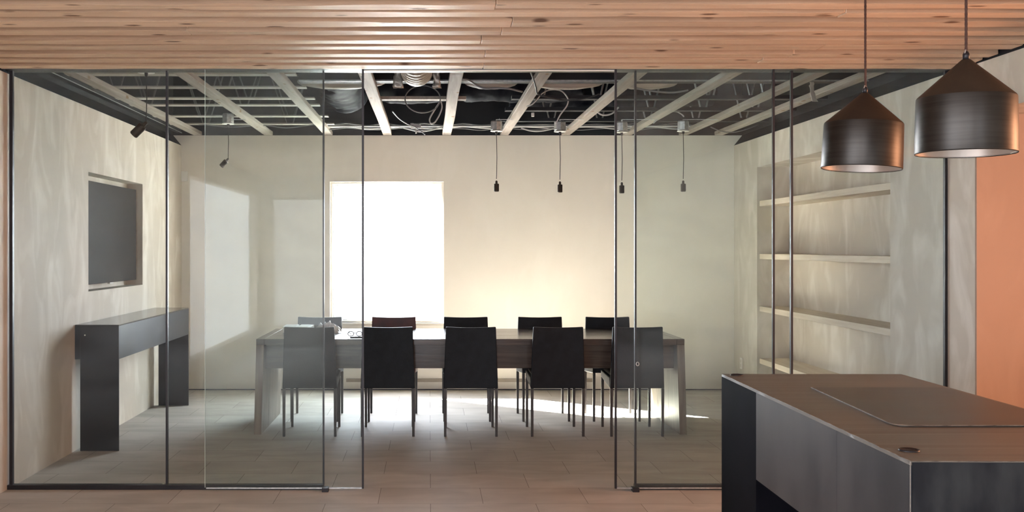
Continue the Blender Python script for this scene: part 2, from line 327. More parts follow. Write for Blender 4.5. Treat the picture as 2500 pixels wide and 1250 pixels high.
# wall behind the camera with two openings
def rear():
    xs = [(-2.82, -2.35, 0), (-2.35, -1.15, 2), (-1.15, -.9, 0), (-.9, -.5, 1), (-.5, 1.9, 0), (1.9, 2.15, 1), (2.15, 3.46, 0)]; out = []
    for a, b, k in xs:
        if k == 0: out.append((a, b, -3.2, -3.0, 0, 2.6))
        else:
            out += [(a, b, -3.2, -3.0, 0, .25), (a, b, -3.2, -3.0, 2.25 if k == 2 else 2.4, 2.6)]
            if k == 2: out.append((a, b, -3.2, -3.12, .25, 2.25))
    return out
struct(B('wall_front', 'plaster', rear()))
# outside
struct(B('ground_outside', 'gravel', [(-30, 30, 10.9, 60, -.35, -.3)]))
struct(B('wall_garden', 'outwall', [(-8, 6, 14, 14.2, -.3, .76)]), 'pale garden wall seen low in the window')

# slatted timber ceiling of the near room
ZC = 2.545
ceil = struct(B('ceiling', 'slat_back', [(-2.82, 3.46, -3.2, 6.15, ZC+.075, ZC+.12)]), 'ceiling of rough sawn pine slats')
def board(x0, x1, y0, y1, z0, z1, seed):
    bm = bmesh.new(); n = max(2, int((x1-x0)/.06)); rings = []
    for i in range(n+1):
        x = x0+(x1-x0)*i/n
        a = noise.noise(Vector((x*1.3, seed*3.7, 0)))*.007; b = noise.noise(Vector((x*1.1, seed*3.7, 9)))*.008
        c = noise.noise(Vector((x*2.7, seed*5.1, 4)))*.0065
        rings.append([bm.verts.new(p) for p in ((x, y0+a, z0+c), (x, y1+b, z0-c*.6), (x, y1+b, z1), (x, y0+a, z1))])
    for p, q in zip(rings, rings[1:]):
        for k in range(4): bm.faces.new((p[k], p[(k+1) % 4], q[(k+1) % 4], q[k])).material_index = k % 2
    bm.faces.new(rings[0]); bm.faces.new(rings[-1])
    return bm
ends = [(6.026, 6.150), (5.84, 5.946), (5.67, 5.768), (5.44, 5.553), (5.28, 5.386), (5.08, 5.168), (4.869, 4.977), (4.674, 4.774), (4.509, 4.602), (4.33, 4.42), (4.14, 4.235)]
y = 3.95
while y > -2.9: ends.append((y, y+.1)); y -= .19
for i, (y0, y1) in enumerate(ends):
    if i < 11:
        j1 = .33+rnd.uniform(-.07, .12) if i % 2 == 0 else rnd.choice((-1.1, 1.9, 2.1))
        cuts = [XL+.002, j1, XR-.003]
        if i == 2: cuts = [XL+.002, .31, 2.02, XR-.003]
        if i == 5: cuts = [XL+.002, -1.2, .36, XR-.003]
    else: cuts = [XL+.002, XR-.003]
    for k in range(len(cuts)-1):
        dy = rnd.uniform(-.005, .005); dz = rnd.uniform(-.003, .003)
        link('ceiling_slat', board(cuts[k]+.0015, cuts[k+1]-.0015, y0+dy, y1+dy, ZC+dz, ZC+.076, i+k*.37), ['slat', 'slat_side_shaded'], ceil, bevel=.003, seg=1)

# roof void over the glazed room
def void():
    bm = bmesh.new()
    box(bm, -3.0, 3.9, -3.2, 11, 3.25, 3.4)                        # deck
    box(bm, -3.0, 3.9, YG+.06, YG+.1, 2.575, 3.25)                  # inner face over the glass
    box(bm, -3.0, 3.9, -3.2, 6.15, ZC+.125, ZC+.2)
    box(bm, -2.82, 3.61, YB+.0, YB+.2, ZB, 3.25)                    # back, above the plaster
    for s, x in ((-1, XL), (1, XR)):                                # sloping dark boards above the side walls
        e = x+s*.085
        hexa(bm, [(min(x, e), YG, ZS) if s < 0 else (x, YG, ZS), (x, YG, ZS-.0), (x, YB, ZS), (x+s*.01, YB, ZS),
                  (e+s*.01, YG, ZB), (e, YG, ZB), (e, YB, ZB), (e+s*.01, YB, ZB)]) if False else None
        p = [(x, ZS), (e, ZB), (e, 3.25), (x+s*.3, 3.25), (x+s*.3, ZS)]
        a = [bm.verts.new((q[0], YG, q[1])) for q in p]; b = [bm.verts.new((q[0], YB, q[1])) for q in p]
        for i in range(5): bm.faces.new((a[i], a[(i+1) % 5], b[(i+1) % 5], b[i]))
        bm.faces.new(a); bm.faces.new(b)
    return bm
for s_, x_ in ((-1, XL), (1, XR)):  # dark boxes added to stop outdoor light leaking in over the side walls
    a_, b_ = sorted((x_+s_*.012, x_+s_*.5)); struct(B('ceiling_edge_blocker', 'void', [(a_, b_, -3.2, 6.2, ZS, 2.75)]))
struct(link('ceiling_void', void(), 'void'), 'black unfinished roof void above the glazed room')

# ------------------------------------------------------------------ glass partition
def gx(px, D=YG): return (px-1048)/F*D
ZT = 2.552
struct(B('trim_head', 'black', [(XL, XR, YG-.07, YG+.06, ZT, ZT+.022)]), 'thin black head channel above the glass')
struct(B('trim_head_lit_edge', 'white', [(gx(888), gx(1502), YG-.035, YG-.018, ZT-.006, ZT)]))  # white strip painting the lit underside of the head channel
struct(B('trim_base_left', 'black', [(XL, gx(791), YG-.02, YG+.03, 0, .028)], bevel=.002), 'black base channel left')
struct(B('trim_base_right', 'black', [(gx(1549), XR, YG-.02, YG+.03, 0, .028)], bevel=.002), 'black base channel right')
def fixed(n, p0, p1, lab):
    x0, x1 = gx(p0), gx(p1)
    r = struct(bpy.data.objects.new('window_%d' % n, None), lab); C.objects.link(r); r.location = ((x0+x1)/2, YG, 0); h = (x1-x0)/2
    B('glass_pane', 'glass', [(-h+.004, h-.004, -.005, .005, .028, ZT)], r)
    return r
def seal(parent, x, wd=.012, y0=-.012, y1=.012, z0=.028, z1=ZT, name='glazing_seal'):
    return B(name, 'black', [(x-wd/2, x+wd/2, y0, y1, z0, z1)], parent)
a = fixed(2, 25, 408, 'fixed glass panel beside the left wall'); h = (gx(408)-gx(25))/2; seal(a, -h+.009, .020); seal(a, h, .012)
a = fixed(3, 408, 790, 'fixed glass panel left of the doorway'); h = (gx(790)-gx(408))/2; seal(a, h, .010)
a = fixed(4, 1551, 1932, 'fixed glass panel right of the doorway'); h = (gx(1932)-gx(1551))/2; seal(a, -h, .011); seal(a, h, .012)
a = fixed(5, 1932, 2311, 'fixed glass panel beside the right wall'); h = (gx(2311)-gx(1932))/2; seal(a, h-.008, .014)
YD = 6.2
def door(n, p0, p1, lab, leftseal, rightseal):
    x0, x1 = gx(p0, YD), gx(p1, YD)
    r = struct(bpy.data.objects.new('door_%d' % n, None), lab); C.objects.link(r); r.location = ((x0+x1)/2, YD, 0); h = (x1-x0)/2
    B('glass_pane', 'glass_door', [(-h, h, -.005, .005, .022, ZT)], r)
    if leftseal: seal(r, -h, .012, -.009, .009, .016)
    else: B('polished_edge', 'glassedge', [(-h-.0015, -h, -.005, .005, .022, ZT)], r)
    if rightseal: seal(r, h, .012, -.009, .009, .016)
    B('bottom_rail', 'galv', [(-h+.006, h-.006, -.004, .004, .014, .022)], r)
    return r, h
door(1, 501, 886, 'frameless sliding glass door left of the opening', False, True)
d2, h2 = door(2, 1503, 1888, 'frameless sliding glass door right of the opening', True, True)
bm = bmesh.new(); 
for k in range(24):
    pass
tube(bm, [(gx(1556, YD)-d2.location.x+.0085*math.cos(2*PI*k/24), -.008, .77+.011*math.sin(2*PI*k/24)) for k in range(25)], .0022, 6, caps=False)
link('finger_ring', bm, 'galv', d2, smooth=True)
for x0, x1, lab in ((gx(789), gx(805), 'small black floor guide at the foot of the left sliding door'), (gx(1537), gx(1556), 'small black floor guide at the foot of the right sliding door')):
    o = B('floor_guide', 'black', [(-.02, .02, -.03, .03, 0, .024)], bevel=.002); o.location = ((x0+x1)/2, YG-.055, 0)
    # slot through which the door pane runs is thinner than the eye can see here
    tag(o, lab, 'door guide', 'sliding door floor guides')

# ------------------------------------------------------------------ joists and trusses
jl = ['shadowed wooden ceiling joist running beside the left wall', 'wooden ceiling joist, second from the left wall', 'wooden ceiling joist, third from the left wall', 'pale wooden ceiling joist left of the round cable coil',
      'pale wooden ceiling joist right of the round cable coil', 'wooden ceiling joist just right of the first of the row of socket lamps', 'wooden ceiling joist just right of the second of the row of socket lamps',
      'wooden ceiling joist crossing the right sliding door', 'wooden ceiling joist behind the panel right of the right sliding door', 'shadowed wooden ceiling joist running beside the right wall']
for x, lab in zip((-2.40, -1.665, -1.045, -.432, .183, .775, 1.413, 2.05, 2.63, 3.0), jl):
    bm = bmesh.new(); n = 20; L_ = YB-YG-.13
    rings = []
    for i in range(n+1):
        yy = YG+.12+L_*i/n; dx = noise.noise(Vector((yy*.7, x*5, 2)))*.006
        rings.append([bm.verts.new((dx-.0445, yy, ZB)), bm.verts.new((dx+.0445, yy, ZB)), bm.verts.new((dx+.0445, yy, ZB+.04)), bm.verts.new((dx-.0445, yy, ZB+.04))])
    for p, q in zip(rings, rings[1:]):
        for k in range(4): bm.faces.new((p[k], p[(k+1) % 4], q[(k+1) % 4], q[k]))
    bm.faces.new(rings[0]); bm.faces.new(rings[-1])
    o = link('ceiling_joist', bm, 'joist', bevel=.003, seg=1); o.location.x = x; tag(o, lab, 'joist', 'wooden joists under the roof void')

order = ['nearest the glass', 'second from the glass', 'third from the glass', 'fourth from the glass', 'second from the back wall', 'nearest the back wall']
for i, D in enumerate((7.12, 7.70, 8.27, 8.66, 9.39, 9.98)):
    t = thing('roof_truss', 'open web roof truss at left above the joists, '+order[i], 'truss', (-1.79, D, ZB+.041), 0, 'open web trusses in the left part of the void')
    B('bottom_chord', 'chord', [(-.86, .86, 0, .089, 0, .010)], t); B('top_chord', 'void', [(-.86, .86, 0, .089, .49, .528)], t)
    x = -.8+rnd.uniform(0, .35)
    k = 0
    while x < .4:
        for s in (0, 1):
            bm = bmesh.new(); xa = x+(.0 if s == 0 else .36); xb = x+.16+s*.06
            tube(bm, [(xa, .045, .49), (xb, .045, .012)], .007, 6); link('truss_web', bm, 'web', t)
        x += .82
for i, (D, lab) in enumerate(((8.3, 'nearest the glass'), (9.0, 'in the middle'), (9.75, 'nearest the back wall'))):
    t = thing('roof_truss', 'open web roof truss with V webs above the right side, '+lab, 'truss', (1.95, D, ZB+.041), 0, 'open web trusses over the right side')
    B('bottom_chord', 'void', [(-1.28, 1.28, 0, .089, 0, .03)], t); B('top_chord', 'void', [(-1.28, 1.28, 0, .089, .49, .528)], t)
    x = -1.2+.13*i
    while x < 1.0:
        for s in (-1, 1):
            bm = bmesh.new(); tube(bm, [(x+.16+s*.13, .045, .49), (x+.16+s*.025, .045, .03)], .0085, 6); link('truss_web', bm, 'galv', t)
        x += .46
o = B('header_beam', ['void'], [(-.95, 3.2, 7.46, 7.56, ZB+.045, 3.2)]); tag(o, 'long black header beam crossing the void behind the glass', 'beam')
o.name = 'header_beam'
B('edge_strip', 'galv', [(-.95, 3.2, 7.455, 7.46, ZB+.045, ZB+.056)], o)
o = B('cross_brace', 'joist', [(-.36, .36, -.045, .045, 0, .025)]); o.location = (-.06, 8.37, ZB+.041); tag(o, 'short bright cross brace between the two pale middle joists', 'brace')
# slotted dark rail along the left wall
t = thing('slotted_rail', 'black slotted steel rail running above the left plaster wall', 'rail', (-2.585, YG+.15, ZB-.02))
B('rail_body', 'void', [(0, .045, 0, 4.1, .03, .12)], t)
B('rail_lip', 'galv', [(.046, .05, 0, 4.1, .03, .036)], t)
for k in range(9): B('slot_lip', 'web', [(.0455, .048, .25+k*.44, .47+k*.44, .075, .078)], t)

# ducts wrapped in black plastic
def duct(name, lab, pts, r, m, ribs=0, wr=.06, n=28, seg=14):
    P = spline(pts, seg); bm = bmesh.new(); tube(bm, P, r, n, rf=lambda i: r*(1+(.04 if ribs and i % 2 else 0)))
    for v in bm.verts:
        q = noise.noise(v.co*7)*wr*r+noise.noise(v.co*19)*wr*.4*r
        v.co += Vector((q, q, q*.8)) if not ribs else Vector((0, 0, 0))
    return tag(link(name, bm, m, smooth=True), lab, 'duct')
duct('wrapped_duct', 'black plastic wrapped duct crossing behind the round cable coil', [(-.46, 8.84, 2.96), (-.2, 8.82, 2.93), (.35, 8.8, 2.95), (.9, 8.82, 2.94), (1.3, 8.8, 2.97)], .215, 'blackfoil', wr=.16, seg=20)
duct('wrapped_duct', 'black plastic wrapped duct behind the left sliding door', [(-.78, 7.75, 2.97), (-.76, 8.6, 2.92), (-.75, 9.5, 2.93)], .20, 'blackfoil', wr=.18, seg=24)
duct('wrapped_duct', 'black duct with sagging wrap right of the coiled loop of white cable', [(.75, 9.42, 2.93), (1.3, 9.4, 2.9), (1.9, 9.42, 2.93), (2.6, 9.42, 2.95)], .17, 'blackfoil', wr=.15, seg=20)
# silver flexible duct
t = thing('flexible_duct', 'silver ribbed flexible duct hanging between the two pale middle joists', 'duct', (-.087, 6.36, 2.70))
P2 = spline([(0, .05, .03), (0, .2, .02), (0, .45, 0), (0, .68, .0), (0, .80, .02)], 30)
bm = bmesh.new(); tube(bm, P2, .11, 40, rf=lambda i: .108*(1+.045*math.sin(i*PI/4.5)))
link('ribbed_hose', bm, 'foil', t, smooth=True)
bm = bmesh.new(); tube(bm, [(0, .79, .02), (0, .83, .022)], .117, 40); link('clamp_collar', bm, 'black', t)
for x, w_, lab in ((968, .034, 'crumpled silver foil strip hanging left of the ribbed duct'), (1064, .026, 'narrow silver foil strip hanging right of the ribbed duct')):
    bm = bmesh.new(); n = 14; g = []
    for i in range(n+1):
        f = i/n; row = []
        for j in range(5):
            q = noise.noise(Vector((x*.9, i*.5, j*.8)))*.02
            row.append(bm.verts.new(((j/4-.5)*w_*2*(1-.15*math.sin(f*4))+q*.5+.01*f, q, .10-f*.20)))
        g.append(row)
    for i in range(n):
        for j in range(4): bm.faces.new((g[i][j], g[i][j+1], g[i+1][j+1], g[i+1][j]))
    o = link('foil_strip', bm, 'foil', smooth=True); s_ = o.modifiers.new('thick', 'SOLIDIFY'); s_.thickness = .004
    o.location = ((x-1048)/F*7.12, 7.24, 2.70); tag(o, lab, 'duct wrap', 'silver foil wrap beside the ribbed duct')
# pale insulation peeking under the header beam
for x, y_, w_, lab in ((-.66, 7.66, .33, 'pale insulation bulging under the header beam behind the left sliding door'), (.46, 7.66, .2, 'pale insulation bulging under the header beam near the centre'), (1.02, 7.68, .28, 'pale insulation bulging under the header beam right of centre'), (1.62, 7.68, .24, 'pale insulation bulging under the header beam behind the right door')):
    bm = bmesh.new(); bmesh.ops.create_uvsphere(bm, u_segments=20, v_segments=12, radius=1)
    for v in bm.verts: v.co = Vector((v.co.x*w_, v.co.y*.07, v.co.z*.055))*(1+.1*noise.noise(v.co*3))
    o = link('insulation_batt', bm, 'chord', smooth=True); o.location = (x, y_, ZB+.075); tag(o, lab, 'insulation', 'insulation under the header beam')

# cables
def cable(lab, pts, r=.005, m='cableg', n=10, name='cable', group='loose cables in the roof void'):
    bm = bmesh.new(); tube(bm, spline(pts, n), r, 6); return tag(link(name, bm, m, smooth=True), lab, 'cable', group)
def pz(px, py, D): return ((px-1048)/F*D, D, EYE+(606-py)/F*D)
coil = [pz(1032+43*math.cos(a), 242+33*math.sin(a), 8.0+.02*math.sin(a*2)) for a in [k*2*PI/16+.3 for k in range(17)]]
cable('grey cable coiled in a round loop between the two pale middle joists', coil, .005)
cable('narrow teardrop loop of grey cable right of the round coil', [pz(1073, 250, 8.1), pz(1060, 270, 8.12), pz(1049, 290, 8.12), pz(1052, 301, 8.1), pz(1062, 298, 8.1), pz(1073, 280, 8.1), pz(1079, 262, 8.1), pz(1076, 246, 8.1)], .006, 'cablew')
cable('thin grey cable drooping from the left to the bundle knot', [pz(958, 272, 8.3), pz(975, 290, 8.8), pz(995, 303, 9.4), pz(1012, 310, 9.8), pz(1030, 322, 9.85), pz(1038, 329, 9.85)], .005)
cable('black cable bending across the joist right of centre', [pz(1295, 175, 6.8), pz(1301, 190, 7), pz(1308, 212, 7.2), pz(1312, 228, 7.3), pz(1330, 236, 7.3), pz(1375, 244, 7.35), pz(1420, 242, 7.3), pz(1462, 230, 7.2)], .006, 'cableb')
cable('white cable arcing between the first two socket lamps', [pz(1286, 260, 8.3), pz(1300, 254, 8.25), pz(1313, 240, 8.25), pz(1325, 227, 8.25), pz(1345, 219, 8.25), pz(1370, 222, 8.25), pz(1386, 240, 8.25), pz(1384, 258, 8.25), pz(1368, 280, 8.25), pz(1358, 300, 8.25)], .0055, 'cablew')
cable('grey cable sweeping right from the pale joist right of the coil', [pz(1128, 193, 7.1), pz(1145, 196, 7.15), pz(1165, 209, 7.2), pz(1185, 216, 7.2), pz(1215, 215, 7.2), pz(1245, 217, 7.2), pz(1275, 224, 7.3)], .007)
cable('white cable loop hanging left of the right sliding door', [pz(1456, 270, 8.8), pz(1466, 279, 8.8), pz(1480, 281, 8.8), pz(1496, 276, 8.8), pz(1510, 262, 8.8)], .008, 'cablew')
cable('white cable arcing above the fourth socket lamp of the row', [pz(1595, 301, 9.3), pz(1612, 285, 9.3), pz(1632, 274, 9.3), pz(1650, 272, 9.3), pz(1664, 279, 9.3), pz(1670, 285, 9.3)], .0065, 'cablew')
cable('grey cable sagging under the header beam behind the right glass', [pz(1550, 215, 7.3), pz(1590, 222, 7.3), pz(1640, 226, 7.3), pz(1680, 220, 7.3)], .007)
cable('grey cable sagging near the right end of the back wall', [pz(1735, 310, 10), pz(1760, 320, 10), pz(1785, 323, 10), pz(1815, 318, 10), pz(1850, 305, 10)], .006)
cable('thin cable drooping along the back wall at left', [pz(480, 302, 10), pz(560, 310, 10), pz(640, 306, 10), pz(700, 312, 10), pz(775, 303, 10)], .005)
for k, (dy, m_, r_, lab) in enumerate(((0, 'cablew', .011, 'thickest white conduit running along the top of the back wall'), (4, 'cablew', .007, 'thin white cable just below the thick conduit on the back wall'), (-4, 'cableg', .008, 'grey cable just above the thick conduit on the back wall'), (7, 'cableg', .005, 'lowest grey cable of the bundle along the back wall'))):
    pts = [pz(px, 308+dy+(0 if k == 0 else 3*math.sin(px*.021*(k+1)+k)), 10.15+.03*k) for px in range(800, 1740, 47)]
    cable(lab, pts, r_, m_, 6, group='cable bundle along the back wall')
cable('slack cable hanging below the bundle under the round coil', [pz(985, 312, 10), pz(1005, 317, 10), pz(1025, 321, 10), pz(1050, 318, 10), pz(1080, 310, 10)], .008, 'cablew')
cable('slack cable hanging below the bundle left of the second socket lamp', [pz(1272, 312, 10), pz(1295, 319, 10), pz(1320, 320, 10), pz(1350, 314, 10)], .008, 'cablew')
bm = bmesh.new()
for k in range(5):
    a = [Vector(pz(1015+rnd.uniform(-14, 12), 306+rnd.uniform(-4, 7), 9.95)) for _ in range(5)]; tube(bm, spline(a, 6), .008, 6)
tube(bm, [pz(1015, 311, 9.93), pz(1016, 326, 9.93)], .009, 6)
tag(link('cable_knot', bm, 'cablew', smooth=True), 'knotted tangle of cable ends below the round coil', 'cable')
o = B('cable_clip', 'white', [(-.012, .012, -.01, .01, -.018, .018)], bevel=.003); o.location = pz(1301, 280, 9.2); tag(o, 'tiny white clip on the black duct behind the joists', 'clip')
bm = bmesh.new(); n = 10; g = []
for i in range(n+1):
    f = i/n; g.append([bm.verts.new((-.02+.012*noise.noise(Vector((i*.7, 1, 0)))+.02*f*f, 0, -f*.14)), bm.verts.new((.012+.01*noise.noise(Vector((i*.7, 5, 0)))+.03*f*f*f, .004, -f*.14))])
for i in range(n): bm.faces.new((g[i][0], g[i][1], g[i+1][1], g[i+1][0]))
o = link('hanging_strap', bm, 'foil'); s = o.modifiers.new('thick', 'SOLIDIFY'); s.thickness = .003; o.location = pz(1983, 200, 7.3); tag(o, 'crumpled pale strap hanging at the right of the void', 'strap')

# ------------------------------------------------------------------ bare socket pendants
def socket_lamp(lab, x, y, zbox, zs, tilt=0, azim=0, s=1, canopy='box', group=None, jx=None):
    t = thing('pendant_socket', lab, 'pendant lamp', (x, y, zs), 0, group)
    if jx is not None:
        B('hanger_bar', 'galv', [(min(0, jx-x), max(0, jx-x), -.008, .008, ZB-.004-zs, ZB-zs)], t)
        B('hanger_post', 'galv', [(-.006, .006, -.006, .006, zbox-zs+.005, ZB-.002-zs)], t)
    if canopy == 'box':
        bm = bmesh.new(); lathe(bm, [(0, 0), (.05, 0), (.052, .005), (.052, .075), (.046, .085), (0, .085)], 8); b = link('junction_box', bm, 'galv', t); b.location.z = zbox-zs+.012
    bm = bmesh.new(); lathe(bm, [(0, 0), (.054, 0), (.054, .006), (0, .006)], 32); b = link('canopy', bm, 'white', t); b.location.z = zbox-zs
    bm = bmesh.new(); lathe(bm, [(.002, 0), (.010, .012), (.012, .03), (0, .031)], 16); b = link('cord_grip', bm, 'black', t); b.location.z = zbox-zs-.03
    top = .005 if tilt else .05
    bm = bmesh.new(); tube(bm, [(0, 0, zbox-zs-.02), (.004, 0, (zbox-zs)*.5), (0, 0, top)], .0032, 6); link('cord', bm, 'black', t)
    bm = bmesh.new(); r = .023*s
    lathe(bm, [(0, -.095*s), (r*.8, -.095*s), (r, -.09*s), (r, -.03*s), (r*.96, -.024*s), (.011*s, -.022*s), (.010*s, .0), (.004*s, .006), (0, .006)], 24)
    b = link('lamp_socket', bm, 'shadetop', t)
    if tilt: b.rotation_euler = (0, tilt, azim)
    else: b.location.z = .03
D = 9.3
for px, ys, zb, nm, jx in ((1212, 445, 321, 'first', .76), (1367, 447, 322, 'second', 1.4), (1518, 449, 324, 'third', 2.04), (1668, 445, 321, 'last', 2.62)):
    socket_lamp('black bare socket lamp on a cord, %s from the left of the row of four' % nm, (px-1048)/F*D, D, EYE+(606-zb)/F*D, EYE+(606-ys)/F*D-.02, group='row of bare socket lamps over the table', jx=jx)
socket_lamp('tilted black bare socket lamp hanging in front of the back wall at left', (557-1048)/F*9.3, 9.3, EYE+(606-303)/F*9.3, EYE+(606-388)/F*9.3, tilt=.75, canopy='box', jx=-1.67)
socket_lamp('largest tilted black socket lamp hanging near the glass at left', (357-1048)/F*6.6, 6.6, EYE+(606-178)/F*6.6, EYE+(606-299)/F*6.6, tilt=.8, s=1.25, canopy='disc', jx=-1.67)

# ------------------------------------------------------------------ screen, thermostat, outlet, shelves
t = thing('television', 'large dark flat screen set into the left wall recess', 'television', (XL-.045, 8.42, 1.19))
B('screen', 'tv', [(-.004, 0, -.675, .715, 0, .80)], t, bevel=.002)
B('casing', 'tvframe', [(-.035, -.005, -.675, .715, .002, .798)], t, bevel=.004)
B('wall_bracket', 'white', [(-.094, -.036, -.5, .45, .18, .62)], t)
B('sensor', 'white', [(-.03, -.01, .0, .09, -.012, -.001)], t)
o = B('wall_thermostat', 'white', [(-.032, .032, -.028, 0, -.052, .052)], bevel=.006, seg=3); o.location = (-2.535, YB, 2.215); tag(o, 'small white thermostat high in the left corner of the back wall', 'thermostat')
B('thermostat_panel', 'white', [(-.02, .02, -.031, -.028, -.03, .03)], o, bevel=.001)
t = thing('power_outlet', 'white outlet plate low on the right wall near the back corner', 'outlet', (XR, 10.36, .306))
B('cover_plate', 'white', [(-.008, 0, -.036, .036, -.058, .058)], t, bevel=.002)
for z in (-.022, .022): B('socket_face', 'winframe', [(-.010, -.007, -.016, .016, z-.014, z+.014)], t, bevel=.002)
for z, lab in ((1.875, 'top pale wooden shelf of the right wall niche'), (1.365, 'second pale wooden shelf from the top of the right niche'), (.863, 'third pale wooden shelf from the top of the right niche'), (.36, 'lowest visible pale wooden shelf of the right niche, just above the island')):
    o = B('wall_shelf', 'shelf', [(0, .283, 7.025, 9.865, 0, .05)], bevel=.002); o.location = (XR+.022, 0, z); tag(o, lab, 'shelf', 'shelves in the right wall niche')

# ------------------------------------------------------------------ console at the left wall
t = thing('console_table', 'narrow black steel console table standing against the left wall', 'console table', (XL, 7.42, 0))
B('console_top', 'polished', [(.003, .32, 0, 2.16, .905, .915)], t, bevel=.0015)
B('side_apron', 'steelplate', [(.306, .32, .013, 2.147, .665, .905)], t, bevel=.0015)
for y_ in (0, 2.147):
    B('leg', 'steelplate', [(.040, .32, y_, y_+.013, 0, .905)], t, bevel=.0015)
B('end_apron', 'steelplate', [(.003, .040, 0, .013, .665, .905)], t)
bm = bmesh.new(); lathe(bm, [(0, -.003), (.005, -.003), (.005, .001), (0, .001)], 12); bmesh.ops.rotate(bm, verts=bm.verts, matrix=Matrix.Rotation(PI/2, 3, 'X')); o = link('screw_hole', bm, 'white', t); o.location = (.075, -.001, .84)

# ------------------------------------------------------------------ dining table
TX0, TX1, TY0, TY1, TZ = -1.364, 2.012, 8.07, 9.115, .754
t = thing('conference_table', 'long dark oak slab table standing among ten chairs', 'table', ((TX0+TX1)/2, TY0, 0))
hx = (TX1-TX0)/2
top = bmesh.new(); W = TY1-TY0; nb = 3
for k in range(nb):
    box(top, -hx+.062, hx-.062, W*k/nb+.0015, W*(k+1)/nb-.0015, TZ-.047, TZ)
for s in (-1, 1): box(top, *sorted((s*hx, s*(hx-.06))), 0, W, TZ-.047, TZ)
link('tabletop', top, 'table', t, bevel=.0015)
for nm, y0, y1 in (('front_apron', .10, .14), ('rear_apron', W-.14, W-.10)): B(nm, 'table', [(-hx+.061, hx-.061, y0, y1, .512, TZ-.048)], t, bevel=.002)
for s in (-1, 1):
    bm = bmesh.new()
    for k in range(3):
        y0, y1 = W*k/3+.001, W*(k+1)/3-.001
        xo0, xo1 = s*(hx+.019), s*hx; xi0, xi1 = s*(hx-.038), s*(hx-.06)
        a, b = sorted((xo0, xi0)); c, d = sorted((xo1, xi1))
        hexa(bm, [(a, y0, 0), (b, y0, 0), (b, y1, 0), (a, y1, 0), (c, y0, TZ-.047), (d, y0, TZ-.047), (d, y1, TZ-.047), (c, y1, TZ-.047)])
    link('end_panel', bm, 'tableend', t, bevel=.0015)

# ------------------------------------------------------------------ chairs
def curved_panel(bm, w0, w1, z0, z1, y0, y1, th, n=10, m=8, dish=.006):
    """upright panel, width w0 at the foot, w1 at the top, leaning from y0 to y1"""
    F_, K = [], []
    for i in range(m+1):
        f = i/m; wd = w0+(w1-w0)*f; z = z0+(z1-z0)*f; yy = y0+(y1-y0)*f**1.3
        ra, rb = [], []
        for j in range(n+1):
            u = j/n*2-1; c = dish*(1-u*u); zz = z-(.006*(1-u*u) if i == m else 0)
            ra.append(bm.verts.new((u*wd/2, yy-c*-1, zz))); rb.append(bm.verts.new((u*wd/2, yy-c*-1+th, zz)))
        F_.append(ra); K.append(rb)
    for i in range(m):
        for j in range(n):
            bm.faces.new((F_[i][j], F_[i][j+1], F_[i+1][j+1], F_[i+1][j])); bm.faces.new((K[i][j], K[i+1][j], K[i+1][j+1], K[i][j+1]))
        bm.faces.new((F_[i][0], F_[i+1][0], K[i+1][0], K[i][0])); bm.faces.new((F_[i][n], K[i][n], K[i+1][n], F_[i+1][n]))
    for j in range(n):
        bm.faces.new((F_[0][j], K[0][j], K[0][j+1], F_[0][j+1])); bm.faces.new((F_[m][j], F_[m][j+1], K[m][j+1], K[m][j]))
def make_chair(lab, lea, group):
    t = thing('dining_chair', lab, 'chair', (0, 0, 0), 0, group)
    bm = bmesh.new(); curved_panel(bm, .424, .388, .377, .858, -.235, -.258, .028); link('backrest', bm, lea, t, smooth=False, bevel=.006, seg=3)
    bm = bmesh.new()
    hexa(bm, [(-.212, -.205, .377), (.212, -.205, .377), (.205, .225, .412), (-.205, .225, .412), (-.212, -.205, .462), (.212, -.205, .462), (.205, .225, .468), (-.205, .225, .468)])
    link('seat', bm, lea, t, bevel=.008, seg=3)
    bm = bmesh.new(); hexa(bm, [(-.196, -.2, .463), (.196, -.2, .463), (.19, .218, .469), (-.19, .218, .469), (-.185, -.19, .486), (.185, -.19, .486), (.18, .208, .488), (-.18, .208, .488)])
    link('seat_cushion', bm, lea, t, bevel=.01, seg=3)
    for sx in (-1, 1):
        bm = bmesh.new(); tube(bm, [(sx*.196, -.2, .376), (sx*.186, .215, .411)], .0035, 6); link('piping', bm, 'stitch', t)
        for sy, y_, zt in ((0, -.222, .376), (1, .214, .411)):
            bm = bmesh.new(); a = .0115; b = .0095; x = sx*(.2 if sy == 0 else .193)
            hexa(bm, [(x-b, y_-b, 0), (x+b, y_-b, 0), (x+b, y_+b, 0), (x-b, y_+b, 0), (x-a, y_-a, zt), (x+a, y_-a, zt), (x+a, y_+a, zt), (x-a, y_+a, zt)])
            link('leg', bm, 'chairleg', t, bevel=.002)
    return t
g1, g2 = 'chairs along the near side of the table', 'chairs along the far side of the table'
nearX = [-.934, -.326, .326, 1.0, 1.62]; farX = [-.975, -.318, .324, .99, 1.59]
ln = ['black leather dining chair on the near side, behind the left sliding door', 'black leather dining chair on the near side, just right of the left door edge', 'black leather dining chair, middle one of the near row',
      'black leather dining chair on the near side, fourth from the left', 'black leather dining chair on the near side, seen through the right sliding door']
lf = ['black leather dining chair across the table, left of the window', '', 'black leather dining chair across the table, at the right edge of the window', 'black leather dining chair across the table, fourth from the left', 'black leather dining chair across the table, farthest right']
c0 = make_chair(ln[0], 'leather', g1)
yn, yf = 8.215, 8.90
rots = [.0, .01, -.008, .012, .006]
c0.location = (nearX[0], yn, 0)
for i in range(1, 5): dup(c0, (nearX[i], yn, 0), rots[i], ln[i])
for i in (0, 2, 3, 4):
    c = dup(c0, (farX[i], yf, 0), PI+rots[4-i], lf[i]); c['group'] = g2
